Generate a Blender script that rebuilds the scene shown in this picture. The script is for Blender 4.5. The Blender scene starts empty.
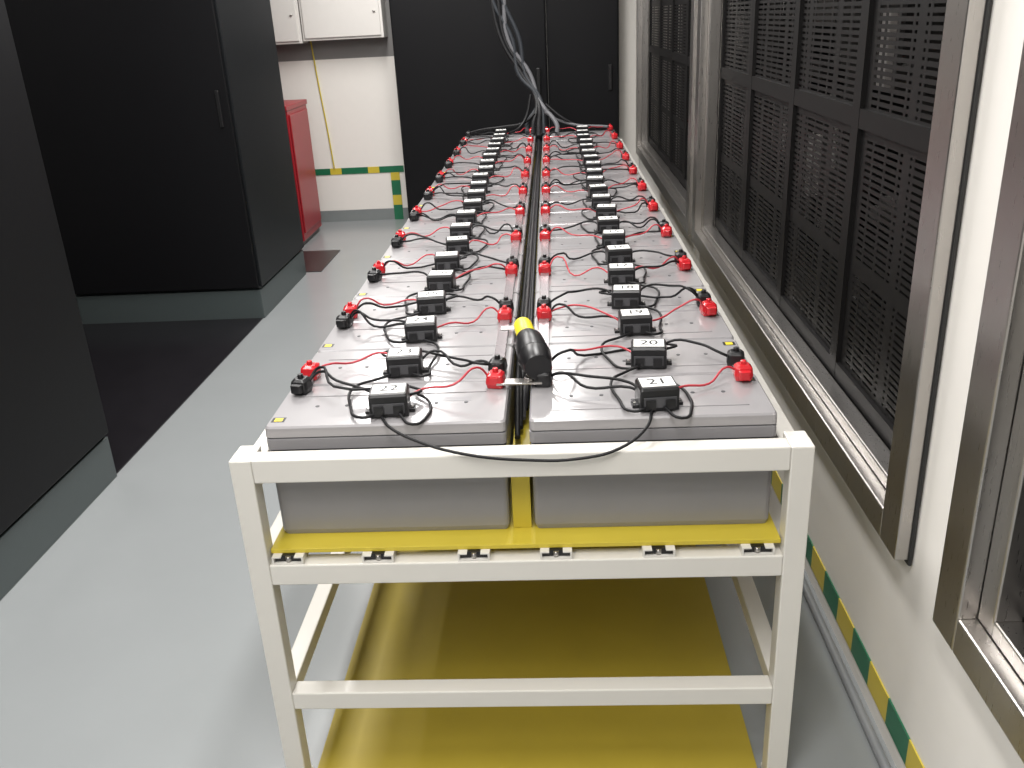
import bpy, bmesh, math, random
from mathutils import Vector, Matrix
random.seed(4)
S=bpy.context.scene
COL=bpy.context.collection
try:
    S.view_settings.view_transform='Standard'
except Exception: pass

# ------------------------------------------------------------ materials
def mat(name,col,rough=.5,metal=0.,spec=.5,noise=None,bump=0,coat=0,nscale=20,emit=None,crough=.08):
    m=bpy.data.materials.new(name); m.use_nodes=True
    nt=m.node_tree; b=nt.nodes['Principled BSDF']
    b.inputs['Base Color'].default_value=(*col,1)
    b.inputs['Roughness'].default_value=rough
    b.inputs['Metallic'].default_value=metal
    b.inputs['Specular IOR Level'].default_value=spec
    b.inputs['Coat Weight'].default_value=coat
    b.inputs['Coat Roughness'].default_value=crough
    tc=nt.nodes.new('ShaderNodeTexCoord')
    n=nt.nodes.new('ShaderNodeTexNoise'); n.inputs['Scale'].default_value=nscale; n.inputs['Detail'].default_value=5
    nt.links.new(tc.outputs['Object'],n.inputs['Vector'])
    if noise:
        r=nt.nodes.new('ShaderNodeMixRGB'); r.blend_type='MIX'
        r.inputs[1].default_value=(*[c*(1-noise) for c in col],1); r.inputs[2].default_value=(*[min(1,c*(1+noise)) for c in col],1)
        nt.links.new(n.outputs['Fac'],r.inputs[0]); nt.links.new(r.outputs[0],b.inputs['Base Color'])
    if bump:
        bp=nt.nodes.new('ShaderNodeBump'); bp.inputs['Strength'].default_value=bump; bp.inputs['Distance'].default_value=.01
        nt.links.new(n.outputs['Fac'],bp.inputs['Height']); nt.links.new(bp.outputs[0],b.inputs['Normal'])
    if emit:
        b.inputs['Emission Color'].default_value=(*emit[:3],1); b.inputs['Emission Strength'].default_value=emit[3]
    return m
M={}
M['floor']=mat('epoxy_floor',(.268,.284,.288),.26,noise=.05,nscale=3,coat=.4,crough=.2)
M['wall']=mat('wall_paint',(.77,.745,.70),.6,noise=.02)
M['wallgrey']=mat('wall_grey_upper',(.20,.195,.19),.6,noise=.02)  # darker grey tone for the upper left of the far wall
M['ceil']=mat('ceiling_paint',(.65,.65,.63),.7,noise=.02)
M['skirt']=mat('skirting_grey',(.20,.22,.22),.4,noise=.05)
M['black']=mat('black_powdercoat',(.0040,.0040,.0050),.5,spec=.2,noise=.1,nscale=60,bump=.02)
M['blackside']=mat('black_side_panel',(.007,.008,.0095),.45,spec=.25,noise=.1,nscale=40,bump=.02)
M['panelblk']=mat('panel_black',(.007,.0065,.0065),.5,spec=.2)
M['plinth']=mat('grey_plinth',(.062,.077,.078),.4,noise=.05)
M['rubber']=mat('dark_rubber_mat',(.011,.010,.012),.25,spec=.4,noise=.3,nscale=8)
M['brownmat']=mat('brown_rubber_mat',(.03,.024,.024),.35,noise=.3,nscale=8)
M['cream']=mat('cream_paint',(.69,.67,.62),.32,noise=.03,nscale=10,coat=.2)
M['yellow']=mat('yellow_board',(.58,.46,.045),.4,noise=.06,nscale=5)
M['ymat']=mat('yellow_rubber_mat',(.45,.345,.04),.45,noise=.10,nscale=6,bump=.05)
M['case']=mat('battery_case_grey',(.25,.245,.255),.3,noise=.05,nscale=15,coat=.3)
M['case2']=mat('battery_lid_grey',(.30,.29,.297),.28,noise=.08,nscale=12,coat=.7,crough=.12)
M['casedark']=mat('battery_groove',(.07,.07,.075),.5)
M['blk']=mat('black_plastic',(.009,.009,.010),.35)
M['blkw']=mat('black_cable',(.007,.007,.008),.5,spec=.3)
M['red']=mat('red_plastic',(.52,.015,.022),.25,coat=.4)
M['redw']=mat('red_wire',(.45,.03,.045),.4)
M['label']=mat('white_label',(.85,.85,.83),.45)
M['ink']=mat('label_ink',(.02,.02,.02),.5)
M['ysticker']=mat('yellow_sticker',(.8,.65,.03),.4)
M['steel']=mat('stainless_steel',(.50,.48,.46),.27,metal=1,noise=.06,nscale=4)
M['steeld']=mat('dark_edge_strip',(.015,.015,.015),.4)
M['link']=mat('link_bar_sleeve',(.30,.27,.28),.25,metal=.6)
M['greycab']=mat('grey_cable',(.022,.025,.03),.55,spec=.3)
M['ltcab']=mat('light_cable',(.11,.11,.118),.5,spec=.3)
M['conduit']=mat('grey_conduit',(.22,.23,.24),.4)
M['redcab']=mat('red_enamel',(.30,.010,.018),.35,noise=.05)
M['box']=mat('white_enamel',(.64,.62,.59),.4,noise=.02)
for i,g in enumerate((.02,.05,.12,.5)): M['eq%d'%i]=mat('equipment_grey_%d'%i,(g,g*.96,g*.93),.45,noise=.1)

def brushed(m):
    nt=m.node_tree; b=nt.nodes['Principled BSDF']
    tc=nt.nodes.new('ShaderNodeTexCoord'); mp=nt.nodes.new('ShaderNodeMapping'); mp.inputs['Scale'].default_value=(40,40,3)
    n=nt.nodes.new('ShaderNodeTexNoise'); n.inputs['Scale'].default_value=6; n.inputs['Detail'].default_value=4
    r=nt.nodes.new('ShaderNodeMapRange'); r.inputs['To Min'].default_value=.2; r.inputs['To Max'].default_value=.42
    nt.links.new(tc.outputs['Object'],mp.inputs[0]);nt.links.new(mp.outputs[0],n.inputs['Vector']);nt.links.new(n.outputs['Fac'],r.inputs['Value']);nt.links.new(r.outputs[0],b.inputs['Roughness'])
brushed(M['steel'])

def stripe_mat(name,axis,period,c1,c2,off=0,duty=.5):
    m=bpy.data.materials.new(name); m.use_nodes=True; nt=m.node_tree; b=nt.nodes['Principled BSDF']
    b.inputs['Roughness'].default_value=.35
    tc=nt.nodes.new('ShaderNodeTexCoord'); sp=nt.nodes.new('ShaderNodeSeparateXYZ'); nt.links.new(tc.outputs['Object'],sp.inputs[0])
    a=nt.nodes.new('ShaderNodeMath'); a.operation='ADD'; nt.links.new(sp.outputs[axis],a.inputs[0]); a.inputs[1].default_value=off+100*period
    d=nt.nodes.new('ShaderNodeMath'); d.operation='DIVIDE'; nt.links.new(a.outputs[0],d.inputs[0]); d.inputs[1].default_value=period
    f=nt.nodes.new('ShaderNodeMath'); f.operation='FRACT'; nt.links.new(d.outputs[0],f.inputs[0])
    g=nt.nodes.new('ShaderNodeMath'); g.operation='GREATER_THAN'; nt.links.new(f.outputs[0],g.inputs[0]); g.inputs[1].default_value=duty
    x=nt.nodes.new('ShaderNodeMixRGB'); x.inputs[1].default_value=(*c1,1); x.inputs[2].default_value=(*c2,1)
    nt.links.new(g.outputs[0],x.inputs[0]); nt.links.new(x.outputs[0],b.inputs['Base Color'])
    return m
GR=(.012,.14,.065); YE=(.58,.46,.05)
M['tapeY']=stripe_mat('tape_green_yellow_a','Y',.26,GR,YE)
M['tapeX']=stripe_mat('tape_green_yellow_b','X',.34,GR,YE,.1,.7)
M['tapeZ']=stripe_mat('tape_green_yellow_c','Z',.22,GR,YE,0,.6)

def perf_mat():
    m=bpy.data.materials.new('perforated_black_sheet'); m.use_nodes=True; nt=m.node_tree; b=nt.nodes['Principled BSDF']
    b.inputs['Base Color'].default_value=(.008,.0075,.0075,1); b.inputs['Roughness'].default_value=.45; b.inputs['Specular IOR Level'].default_value=.25
    tc=nt.nodes.new('ShaderNodeTexCoord'); sp=nt.nodes.new('ShaderNodeSeparateXYZ'); nt.links.new(tc.outputs['Object'],sp.inputs[0])
    def slot(out,period,lo,hi,off=0.):
        a=nt.nodes.new('ShaderNodeMath'); a.operation='MULTIPLY_ADD'; nt.links.new(out,a.inputs[0]); a.inputs[1].default_value=1/period; a.inputs[2].default_value=200+off
        f=nt.nodes.new('ShaderNodeMath'); f.operation='FRACT'; nt.links.new(a.outputs[0],f.inputs[0])
        g=nt.nodes.new('ShaderNodeMath'); g.operation='GREATER_THAN'; nt.links.new(f.outputs[0],g.inputs[0]); g.inputs[1].default_value=lo
        l=nt.nodes.new('ShaderNodeMath'); l.operation='LESS_THAN'; nt.links.new(f.outputs[0],l.inputs[0]); l.inputs[1].default_value=hi
        x=nt.nodes.new('ShaderNodeMath'); x.operation='MULTIPLY'; nt.links.new(g.outputs[0],x.inputs[0]); nt.links.new(l.outputs[0],x.inputs[1]); return x.outputs[0]
    def mul(a,b_):
        x=nt.nodes.new('ShaderNodeMath'); x.operation='MULTIPLY'; nt.links.new(a,x.inputs[0]); nt.links.new(b_,x.inputs[1]); return x.outputs[0]
    k=mul(mul(slot(sp.outputs['Y'],.09,.08,.92),slot(sp.outputs['Z'],.018,.35,.75)),slot(sp.outputs['Y'],.30,.12,.97,.1))
    k=mul(k,slot(sp.outputs['Z'],.36,.06,.94,.3))
    t=nt.nodes.new('ShaderNodeBsdfTransparent'); mx=nt.nodes.new('ShaderNodeMixShader')
    nt.links.new(k,mx.inputs[0]); nt.links.new(b.outputs[0],mx.inputs[1]); nt.links.new(t.outputs[0],mx.inputs[2])
    nt.links.new(mx.outputs[0],nt.nodes['Material Output'].inputs['Surface'])
    return m
M['perf']=perf_mat()

# ------------------------------------------------------------ mesh builder
class MB:
    def __init__(s): s.bm=bmesh.new(); s.ms=[]
    def mi(s,k):
        if k not in s.ms: s.ms.append(k)
        return s.ms.index(k)
    def box(s,x0,x1,y0,y1,z0,z1,k,mtx=None):
        i=s.mi(k)
        v=[s.bm.verts.new(p) for p in [(x0,y0,z0),(x1,y0,z0),(x1,y1,z0),(x0,y1,z0),(x0,y0,z1),(x1,y0,z1),(x1,y1,z1),(x0,y1,z1)]]
        for f in [(0,3,2,1),(4,5,6,7),(0,1,5,4),(1,2,6,5),(2,3,7,6),(3,0,4,7)]:
            s.bm.faces.new([v[j] for j in f]).material_index=i
        if mtx: bmesh.ops.transform(s.bm,matrix=mtx,verts=v)
        return v
    def loft(s,secs,k,seg=3,c=(0,0),mtx=None,ks=None,smooth=False):
        rings=[]; allv=[]
        for (z,hx,hy,r) in secs:
            ring=[]
            for q,(sx,sy) in enumerate([(1,1),(-1,1),(-1,-1),(1,-1)]):
                for a in range(seg+1):
                    t=math.pi/2*(q+a/seg)
                    ring.append(s.bm.verts.new((c[0]+sx*(hx-r)+r*math.cos(t),c[1]+sy*(hy-r)+r*math.sin(t),z)))
            rings.append(ring); allv+=ring
        n=len(rings[0])
        for j in range(len(rings)-1):
            kk=s.mi(ks[j] if ks else k)
            for a in range(n):
                f=s.bm.faces.new([rings[j][a],rings[j][(a+1)%n],rings[j+1][(a+1)%n],rings[j+1][a]]); f.material_index=kk; f.smooth=smooth
        f=s.bm.faces.new(rings[-1]); f.material_index=s.mi(ks[-1] if ks else k)
        f=s.bm.faces.new(rings[0][::-1]); f.material_index=s.mi(ks[0] if ks else k)
        if mtx: bmesh.ops.transform(s.bm,matrix=mtx,verts=allv)
    def cone(s,c,r1,r2,h,k,mtx=None,seg=16):
        i=s.mi(k)
        m=Matrix.Translation(c)
        if mtx: m=mtx@m
        r=bmesh.ops.create_cone(s.bm,cap_ends=True,segments=seg,radius1=r1,radius2=r2,depth=h,matrix=m)
        fs=set(f for v in r['verts'] for f in v.link_faces)
        for f in fs: f.material_index=i; f.smooth=len(f.verts)==4
    def obj(s,name,bevel=0,parent=None,loc=None):
        me=bpy.data.meshes.new(name); s.bm.to_mesh(me); s.bm.free()
        for k in s.ms: me.materials.append(M[k])
        o=bpy.data.objects.new(name,me); COL.objects.link(o)
        if loc: o.location=loc
        if bevel:
            b=o.modifiers.new('bevel','BEVEL'); b.width=bevel; b.segments=2; b.limit_method='ANGLE'; b.harden_normals=False
        if parent: o.parent=parent
        return o
def curve(name,splines,rad,mats,parent=None,res=6):
    cu=bpy.data.curves.new(name,'CURVE'); cu.dimensions='3D'; cu.bevel_depth=rad; cu.bevel_resolution=3; cu.resolution_u=res
    for k in mats: cu.materials.append(M[k])
    for pts,mi in splines:
        sp=cu.splines.new('BEZIER'); sp.bezier_points.add(len(pts)-1); sp.material_index=mi
        for b,p in zip(sp.bezier_points,pts): b.co=p; b.handle_left_type=b.handle_right_type='AUTO'; b.radius=(.78 if (mi==1 and name=='sensor_wires') else 1)
    cu.use_fill_caps=True
    o=bpy.data.objects.new(name,cu); COL.objects.link(o)
    if parent: o.parent=parent
    return o

# ------------------------------------------------------------ room
XL,XR,YB,YF,ZC=-5.0,.84,-3.5,6.5,2.9
b=MB(); b.box(XL-.1,XR+1.0,YB-.1,YF+.1,-.1,0,'floor'); b.obj('floor')
b=MB(); b.box(XL-.1,XR+1.0,YB-.1,YF+.1,ZC,ZC+.1,'ceil'); b.obj('ceiling')
b=MB(); b.box(XL-.1,XL,YB,YF,0,ZC,'wall'); b.obj('wall_left')
b=MB(); b.box(XL-.1,XR+1.0,YB-.1,YB,0,ZC,'wall'); b.obj('wall_back')
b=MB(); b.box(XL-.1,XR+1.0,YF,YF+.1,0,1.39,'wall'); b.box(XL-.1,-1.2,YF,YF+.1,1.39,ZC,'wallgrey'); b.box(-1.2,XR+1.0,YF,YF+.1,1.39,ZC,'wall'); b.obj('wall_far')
b=MB(); b.box(XL,-1.22,YF-.015,YF,0,.10,'skirt'); b.box(.66,XR,YF-.015,YF,0,.10,'skirt'); b.obj('baseboard_far')
F=[(3.22,6.34),(.115,3.10),(-3.1,-.09)]
ZB,ZT=.52,2.55
b=MB()
b.box(XR,XR+.1,YB,YF,0,ZB,'wall'); b.box(XR,XR+.1,YB,YF,ZT,ZC,'wall')
ys=[YB]+[v for f in F[::-1] for v in f]+[YF]
for i in range(0,len(ys),2): b.box(XR,XR+.1,ys[i],ys[i+1],ZB,ZT,'wall')
b.obj('wall_right')
b=MB(); b.box(XR+.95,XR+1.0,YB,YF,0,ZC,'blackside'); b.obj('wall_outer')
b=MB(); b.box(XR-.004,XR-.0005,YB,YF-.02,.055,.13,'tapeY'); b.obj('trim_1')
b=MB(); b.box(XL+.2,-1.24,YF-.006,YF-.001,.42,.475,'tapeX'); b.box(-1.36,-1.28,YF-.02,YF-.0155,.0,.42,'tapeZ'); b.obj('trim_2')
curve('floor_conduit',[([(.81,YB+.2,.013),(.81,1,.013),(.811,3,.013),(.81,6.4,.013)],0)],.012,['conduit'])

for n,(y0,y1) in enumerate(F):
    b=MB(); x0=.80
    def ring(a0,a1,c0,c1,wd,xa,xb,k,bot=None):
        bt=bot or wd
        b.box(xa,xb,a0,a0+wd,c0,c1,k); b.box(xa,xb,a1-wd,a1,c0,c1,k)
        b.box(xa,xb,a0+wd,a1-wd,c0,c0+bt,k); b.box(xa,xb,a0+wd,a1-wd,c1-wd,c1,k)
    ring(y0-.006,y1+.006,ZB-.012,ZT+.012,.03,.828,.838,'steeld')
    ring(y0,y1,ZB,ZT,.095,x0,.838,'steel',.075)
    ring(y0+.095,y1-.095,ZB+.075,ZT-.095,.055,.835,.888,'steel',.035)
    b.obj('stainless_steel_frame',.004)
    ya,yb,za,zb=y0+.15,y1-.15,ZB+.11,ZT-.15
    b=MB()
    b.box(.905,.907,ya,yb,za,zb,'perf')
    nc=4
    for i in range(nc+1):
        yc=ya+(yb-ya)*i/nc
        b.box(.892,.912,max(ya,yc-.03),min(yb,yc+.03),za,zb,'panelblk')
    for zc in (za+.02,1.36,1.95): b.box(.893,.913,ya,yb,zc-.025,zc+.025,'panelblk')
    b.obj('perforated_cabinet_panel')
    b=MB()
    b.box(1.55,1.6,ya-.1,yb+.1,0,2.5,'eq0')
    y=ya
    while y<yb-.2:
        z=.3
        while z<2.3:
            h=random.choice((.08,.12,.2,.28)); d=random.uniform(0,.25)
            b.box(1.1+d,1.55,y+.03,y+.5,z,z+h,'eq%d'%random.choice((0,1,1,2,0)))
            for _ in range(3):
                yy=y+random.uniform(.05,.4); b.box(1.06+d,1.1+d,yy,yy+random.uniform(.02,.08),z+.02,z+h-.02,'eq%d'%random.choice((0,1,2,3)))
            z+=h+random.choice((.03,.08,.15))
        b.box(1.0,1.04,y-.02,y+.02,.1,2.45,'eq1')
        y+=.56
    b.box(1.0,1.6,ya-.1,yb+.1,.05,.2,'eq0')
    b.obj('equipment_rack')
    l=bpy.data.lights.new('cabinet_fill_light','AREA'); l.shape='RECTANGLE'; l.size=.1; l.size_y=2.2; l.energy=8; l.color=(1,.93,.86)  # added light without a fixture, brightens the equipment behind the perforated sheet
    o=bpy.data.objects.new('cabinet_fill_light',l); COL.objects.link(o); o.location=(1.0,(ya+yb)/2,2.6); o.rotation_euler=(0,.25,0)

def cabinet(name,x0,x1,y0,y1,h,ph,seams_x=(),seams_y=(),side='blackside',front='black'):
    b=MB()
    b.box(x0+.0,x1,y0,y1,0,ph,'plinth')
    b.box(x0,x1-.004,y0+.004,y1,ph+.006,h,side)
    xs=[x0]+list(seams_x)+[x1]
    for a,c in zip(xs[:-1],xs[1:]):
        b.box(a+.004,c-.004,y0-.018,y0+.003,ph+.02,h-.01,front)
        b.box(c-.07,c-.05,y0-.03,y0-.018,1.15,1.35,'blk')
    ysx=[y0]+list(seams_y)+[y1]
    for a,c in zip(ysx[:-1],ysx[1:]):
        b.box(x1-.004,x1+.012,a+.006,c-.006,ph+.02,h-.01,side)
    return b.obj(name,.004)
cabinet('server_cabinet',-2.9,-1.72,-1.9,1.6,2.25,.18,(),(-.8,.4),'black')
cabinet('server_cabinet',-2.88,-1.72,3.65,4.68,2.25,.18,(),())
cabinet('server_cabinet',-4.3,-2.90,3.72,4.68,2.25,.18,(),())
b=MB(); b.box(-4.4,-1.73,1.62,3.64,.0005,.006,'rubber'); b.obj('rubber_mat')
b=MB(); b.box(-3.2,-1.62,4.72,5.36,.0005,.006,'brownmat'); b.obj('rubber_mat')
for x0,x1 in ((-1.2,.065),(.07,.655)):
    b=MB(); b.box(x0,x1,6.28,6.48,0,2.4,'black')
    b.box(x0+.01,x1-.01,6.262,6.278,.08,2.38,'black')
    b.box(x1-.09,x1-.06,6.24,6.262,1.05,1.25,'blk')
    b.obj('black_switchgear_cabinet',.004)
for x0,x1,z0 in ((-2.6,-1.955,1.53),(-1.945,-1.27,1.545)):
    b=MB(); b.box(x0,x1,6.30,6.498,z0,2.2,'box'); b.box(x0+.02,x1-.02,6.285,6.30,z0+.02,2.18,'box'); b.cone((x1-.06,6.28,1.75),.012,.012,.012,'steel',None)
    b.obj('wall_distribution_box',.004)
curve('yellow_ground_wire',[([(-1.93,6.47,1.6),(-1.91,6.49,1.2),(-1.88,6.49,.8),(-1.86,6.485,.48)],0)],.006,['yellow'])
b=MB(); b.box(-2.55,-1.95,5.55,6.15,.04,1.06,'redcab'); b.box(-2.57,-1.945,5.53,6.17,1.06,1.10,'redcab')
b.box(-1.95,-1.938,5.58,6.12,.1,1.03,'redcab'); b.box(-2.53,-1.97,5.538,5.55,.1,1.03,'redcab'); b.box(-2.53,-1.97,5.57,6.13,0,.04,'blk')
b.box(-2.05,-2.02,5.52,5.538,.55,.68,'steel')
b.obj('red_fire_equipment_cabinet',.006)

# ------------------------------------------------------------ battery stand
P=.2265; Y0=.07; ZT0=.6425
ZR=.86; L=Y0+21*P+.06
b=MB(); t=.045
ypos=[0]+[ (L-t)*q/4 for q in (1,2,3)]+[L-t]
for y in ypos:
    top=ZR if y==0 else ZR-.032
    for s in (-1,1):
        xa,xb=sorted((s*.575,s*(.575-t)))
        b.box(xa,xb,y,y+t,.012,top,'cream'); b.box(min(xa,s*.587),max(xb,s*.587),y-.012,y+t+.012,0,.012,'cream')
        if y==0: b.box(xa+.0005,xb-.0005,y+t-.001,y+t+.03,ZR-.052,ZR-.0005,'cream')
for (z0,z1) in ((ZR-.082,ZR-.032),(.565,.614),(.232,.277)):
    for s in (-1,1):
        xa,xb=sorted((s*.573,s*(.577-t)))
        b.box(xa,xb,.04,L-.04,z0+.001,z1-.001,'cream')
    for y in ([L-t] if z1>.8 else ypos):
        b.box(-.53,.53,y+.001,y+t-.001,z0,z1,'cream')
b.box(-.53,.53,.001,t-.001,ZR-.052,ZR,'cream')
rack=b.obj('battery_stand',.003)
b=MB()
for xc in (-.49,-.30,-.10,.07,.28,.48):
    for dx0,dx1,z0,z1 in ((-.033,.033,.6145,.617),(-.033,-.029,.617,.632),(.029,.033,.617,.632),(-.029,-.014,.6295,.632),(.014,.029,.6295,.632)):
        b.box(xc+dx0,xc+dx1,.004,L-.05,z0,z1,'cream')
    b.box(xc-.029,xc+.029,.012,.02,.617,.6315,'blk')  # black insert paints in the dark interior of the open channel
    b.cone((xc,.012,.624),.006,.006,.012,'steel',Matrix.Identity(4),8)
b.obj('support_channels',0,rack)
b=MB(); b.box(-.528,.528,.02,L-.06,.632,.642,'yellow')
b.box(-.0195,.0195,.085,L-.08,.642,.775,'yellow')
b.obj('insulating_tray_board',.001,rack)
b=MB(); b.box(-.52,.52,-.06,L,.0005,.006,'ymat'); b.obj('yellow_insulating_mat')

# ------------------------------------------------------------ batteries
b=MB()
hx=.247; HY=P/2-.0035
b.loft([(0,hx-.006,HY-.007,.008),(.012,hx-.002,HY-.003,.01),(.195,hx-.001,HY-.0015,.01),(.196,hx-.006,HY-.006,.01),(.204,hx-.006,HY-.006,.01),(.205,hx+.001,HY,.01),
        (.228,hx+.001,HY,.01),(.229,hx-.002,HY-.002,.01),(.2315,hx-.002,HY-.002,.01),(.2325,hx+.001,HY,.01),(.252,hx+.0005,HY-.0005,.01),(.256,hx-.003,HY-.004,.008)],'case',
       ks=['case','case','casedark','casedark','casedark','case','case','casedark','case','case2','case2','case2'])
b.box(-.20,.20,.045,.065,.2555,.2575,'case2')
for i in range(6): b.cone((-.16+i*.064,-.008 if i not in (2,3) else .022,.2562),.0045,.0045,.0016,'casedark',None,10)
b.box(.10,.17,.0,.022,.2555,.2563,'case')
b.box(-.240,-.212,-.085,-.062,.2555,.2563,'blk'); b.box(-.2345,-.2175,-.081,-.066,.2563,.2566,'ysticker')
proto=b.obj('lead_acid_battery',0); bme=proto.data
bpy.data.objects.remove(proto)
b=MB()
b.loft([(0,.040,.033,.004),(.044,.040,.033,.004),(.049,.037,.030,.003)],'blk')
b.box(-.052,.052,-.011,.011,0,.006,'blk')
b.box(-.033,.033,-.036,-.033,.008,.030,'casedark')
for s in (-1,1): b.box(s*.02-.010,s*.02+.010,-.041,-.033,.006,.026,'blk'); b.cone((s*.046,0,.007),.003,.003,.003,'steel',None,8)
b.box(-.034,.034,-.022,.026,.049,.0498,'label')
pm=b.obj('m',0); mme=pm.data; bpy.data.objects.remove(pm)

wires=[];ZTOP=ZT0+.256
caps=MB(); links=caps
tags=MB()
def cap(x,y,k,outx):
    m=Matrix.Translation((x,y,ZTOP+.0008))@Matrix.Rotation(random.uniform(-.2,.2),4,'Z')@Matrix.Scale(1.02,4)
    caps.loft([(0,.017,.017,.006),(.012,.02,.02,.008),(.028,.018,.018,.008),(.034,.012,.012,.006)],k,mtx=m)
    caps.loft([(.008,.012,.02,.004),(.026,.012,.02,.004)],k,mtx=m@Matrix.Translation((0,outx,0)))
    caps.cone((0,0,.037),.007,.006,.01,k,m,10)
for side in (-1,1):
    for i in range(21):
        yc=Y0+P*i+P/2
        o=bpy.data.objects.new('lead_acid_battery',bme); COL.objects.link(o); o.location=(side*.2715,yc,ZT0)
        if side==1: o.rotation_euler=(0,0,math.pi)
        jx=random.uniform(-.008,.008); jy=random.uniform(-.007,.007); rz=random.uniform(-.12,.12)
        mx=(.286 if side==1 else -.260)+jx; my=Y0+P*i+.066+jy
        m=bpy.data.objects.new('battery_monitor_module',mme); COL.objects.link(m); m.location=(mx,my,ZTOP+.0018); m.rotation_euler=(0,0,rz)
        n=21-i if side==1 else 22+i
        tx=bpy.data.curves.new('t','FONT'); tx.body=str(n); tx.size=.042; tx.align_x='CENTER'; tx.align_y='CENTER'; tx.offset=.0003
        to=bpy.data.objects.new('t',tx); COL.objects.link(to)
        bpy.context.view_layer.update()
        me=bpy.data.meshes.new_from_object(to); bpy.data.objects.remove(to)
        me.materials.clear(); me.materials.append(M['ink'])
        lo=bpy.data.objects.new('number_label',me); COL.objects.link(lo); lo.parent=m; lo.location=(0,.002,.0501)
        odd=(i%2==0)
        ty=yc+(.075 if odd else -.070)
        outer=side*.485; inner=side*.052
        if side==-1: ko=('blk' if odd else 'red'); ki=('red' if odd else 'blk')
        else: ko=('red' if odd else 'blk'); ki=('red' if odd else 'blk')
        if side==1 and i==0: ki='blk'
        if side==1 and i==1: ki='red'
        cap(outer,ty,ko,-.012 if odd else .012)
        cap(inner,ty,ki,0)
        z0=ZTOP+.018
        def wire(px,py,k,sx,e=0):
            dx=px-mx
            p=[(mx+sx*.03,my+.025,z0+e),(mx+sx*.06+random.uniform(-.01,.01),my+.05+random.uniform(-.01,.02),z0+random.uniform(.0,.02)),
               (mx+dx*.6,(my+py)/2+.03+random.uniform(-.035,.04),ZTOP+random.uniform(.006,.04)),
               (mx+dx*.82,py+random.uniform(-.03,.03),ZTOP+random.uniform(.02,.055)),(px-math.copysign(.012,dx),py,ZTOP+.02)]
            wires.append((p,k))
        wire(outer,ty,0 if ko=='blk' else 1,side)
        wire(inner,ty,0 if ki=='blk' else 1,-side)
        if random.random()<.8: wire(inner if random.random()<.5 else outer,ty,0,random.choice((-1,1)),.006)
        if i<20:
            s=-side if random.random()<.6 else side
            q=random.uniform(.05,.10)
            wires.append(([(mx+s*.02,my-.036,z0-.006),(mx+s*.05,my-.05,ZTOP+.01),(mx+s*q,my+.02,ZTOP+.006),(mx+s*(q+.01),my+.11,ZTOP+.012),(mx+s*.05,my+.165,ZTOP+.01),(mx+s*.02,my+P-.036,z0-.006)],0))
        if odd and i<20:
            links.box(outer-.011,outer+.011,ty-.012,ty+.082,ZTOP+.001,ZTOP+.008,'link')
        if (not odd) and i<20:
            yn=ty+P+.145
            links.box(inner-.013,inner+.013,ty-.01,yn+.01,ZTOP+.004,ZTOP+.011,'link')
        if side==-1 and odd:
            tags.box(-.5145,-.4905,ty+.115,ty+.145,ZTOP+.001,ZTOP+.016,'label')
caps.obj('terminal_connectors',.002)
tags.obj('cable_end_clips',.003)
wires.append(([(-.277,.092,.905),(-.254,.05,.902),(-.2,.022,.885),(-.1,-.006,.866),(.02,-.012,.853),(.12,-.012,.853),(.2,-.004,.869),(.255,.035,.893),(.272,.092,.905)],0))
wires.append(([(.297,.095,.91),(.325,.05,.905),(.352,.1,.903),(.355,.16,.903),(.34,.215,.905),(.315,.23,.91)],0))
wires.append(([(-.24,.095,.91),(-.21,.06,.903),(-.185,.1,.903),(-.19,.17,.905),(-.225,.22,.905)],0))
curve('sensor_wires',wires,.0032,['blkw','redw'],res=5)
cs=[]
for k,(x,mi) in enumerate(((-.013,0),(-.005,0),(.004,1),(.012,0),(0,0))):
    dz=.012 if k==4 else 0
    cs.append(([(x*.6,.20+.05*k,.80),(x,.45,.84+dz),(x,1.2,.865+dz),(x*.9,2.2,.868+dz),(x,3.2,.866+dz),(x,L-.2,.875+dz),(x*2,L+.02,.93)],mi))
curve('trunk_cables',cs,.0062,['blkw','ltcab'])
rs=[]
def rise(x0,y0,z0,k,dx,w=0):
    return ([(x0,y0,z0),(x0+.0,y0+.16,z0+.05),(dx*.3-.0,L+.10,1.10),(-.10+dx*.6+w,L+.20,1.28),(-.19+dx-w,L+.25,1.5),(-.27+dx+w,L+.28,1.8),(-.31+dx*.3,L+.3,2.4),(-.31+dx,L+.3,2.9)],k)
rs+= [rise(0,L-.3,.90,0,-.01,.02),rise(.03,L-.2,.90,1,.05,-.02),rise(-.04,L-.2,.905,0,-.045,.01),rise(.12,L-.25,.91,2,.02,.03),rise(-.08,L-.15,.91,1,-.01,-.03)]
curve('power_cables',rs,.0155,['blkw','greycab','ltcab'])
es=[([(.04,L+.0,1.03),(.12,L,.98),(.25,L-.04,.94),(.40,L-.08,.93),(.47,L-.14,.93)],1),([(.05,L+.02,1.08),(.16,L-.02,.99),(.28,L-.04,.93),(.35,L-.12,.93)],0),
    ([(-.03,L+.02,1.02),(-.10,L-.04,.97),(-.25,L-.06,.95),(-.40,L-.1,.94),(-.47,L-.15,.93)],0),([(-.05,L,1.15),(-.09,L-.05,1.0),(-.14,L-.1,.94),(-.2,L-.2,.92)],0)]
curve('end_cables',es,.009,['blkw','ltcab'])
b=MB()
mt=Matrix.Translation((.043,.24,ZTOP+.048))@Matrix.Rotation(math.radians(10),4,'Z')@Matrix.Rotation(math.radians(-84),4,'X')
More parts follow.
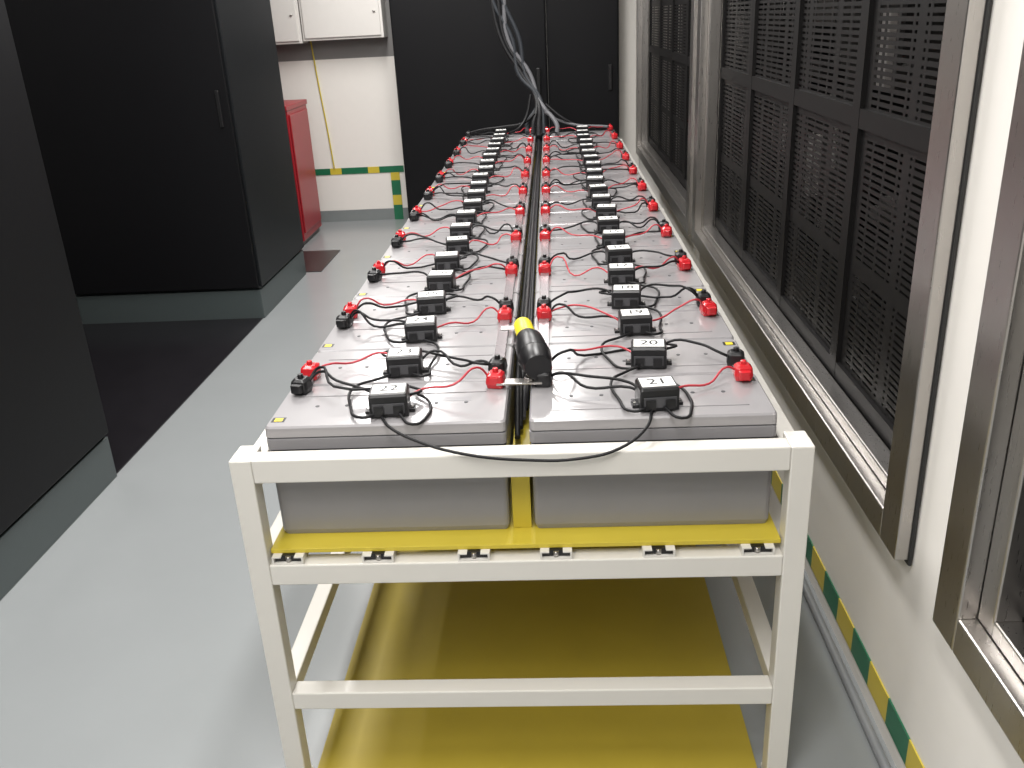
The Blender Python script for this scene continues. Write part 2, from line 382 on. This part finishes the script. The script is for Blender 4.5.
for z0,z1,r1,r2,k in ((0,.05,.030,.038,'blk'),(.05,.13,.038,.034,'blk'),(.13,.16,.034,.023,'blk'),(.16,.225,.023,.022,'ysticker'),(.225,.235,.022,.016,'ysticker')):
    b.cone((0,0,(z0+z1)/2),r1,r2,z1-z0,k,mt,20)
b.box(-.05,.05,.235,.265,ZTOP+.010,ZTOP+.015,'steel')
b.cone((.02,.25,ZTOP+.018),.010,.010,.01,'steel',None,6)
b.obj('cable_connector_plug',.0015)
b=MB(); b.box(-.058,.012,.605,.630,ZTOP+.012,ZTOP+.014,'label'); b.obj('cable_tag')

# ------------------------------------------------------------ ceiling lamps
def lamp(x,y,e,sx=.6,sy=1.2):
    b=MB(); b.box(x-sx/2-.02,x+sx/2+.02,y-sy/2-.02,y+sy/2+.02,ZC-.05,ZC-.001,'box'); b.obj('ceiling_lamp')
    l=bpy.data.lights.new('lamp_light','AREA'); l.shape='RECTANGLE'; l.size=sx; l.size_y=sy; l.energy=e; l.color=(1,.975,.95)
    o=bpy.data.objects.new('lamp_light',l); COL.objects.link(o); o.location=(x,y,ZC-.06)
for y in (-2.2,.2,2.6,5.0): lamp(-1.15,y,52)
for y in (-1.2,1.6,4.4): lamp(.02,y,42,.25,1.2)
lamp(-3.3,2.6,12)
w=bpy.data.worlds.new('w'); S.world=w; w.use_nodes=True; w.node_tree.nodes['Background'].inputs[0].default_value=(.8,.85,.9,1); w.node_tree.nodes['Background'].inputs[1].default_value=.2

# ------------------------------------------------------------ camera
yaw,pitch,roll,f=.0574,.3889,-.0520,894.66
fw=Vector((-math.sin(yaw)*math.cos(pitch),math.cos(yaw)*math.cos(pitch),-math.sin(pitch)))
r=Vector((math.cos(yaw),math.sin(yaw),0)); u=r.cross(fw)
c,s=math.cos(roll),math.sin(roll)
r2=c*r+s*u; u2=-s*r+c*u
cd=bpy.data.cameras.new('camera'); cd.sensor_width=36; cd.lens=f*36/1024; cd.clip_start=.05
co=bpy.data.objects.new('camera',cd); COL.objects.link(co)
mw=Matrix((( r2.x,u2.x,-fw.x,.0877),(r2.y,u2.y,-fw.y,-1.5624),(r2.z,u2.z,-fw.z,1.65),(0,0,0,1)))
co.matrix_world=mw
S.camera=co
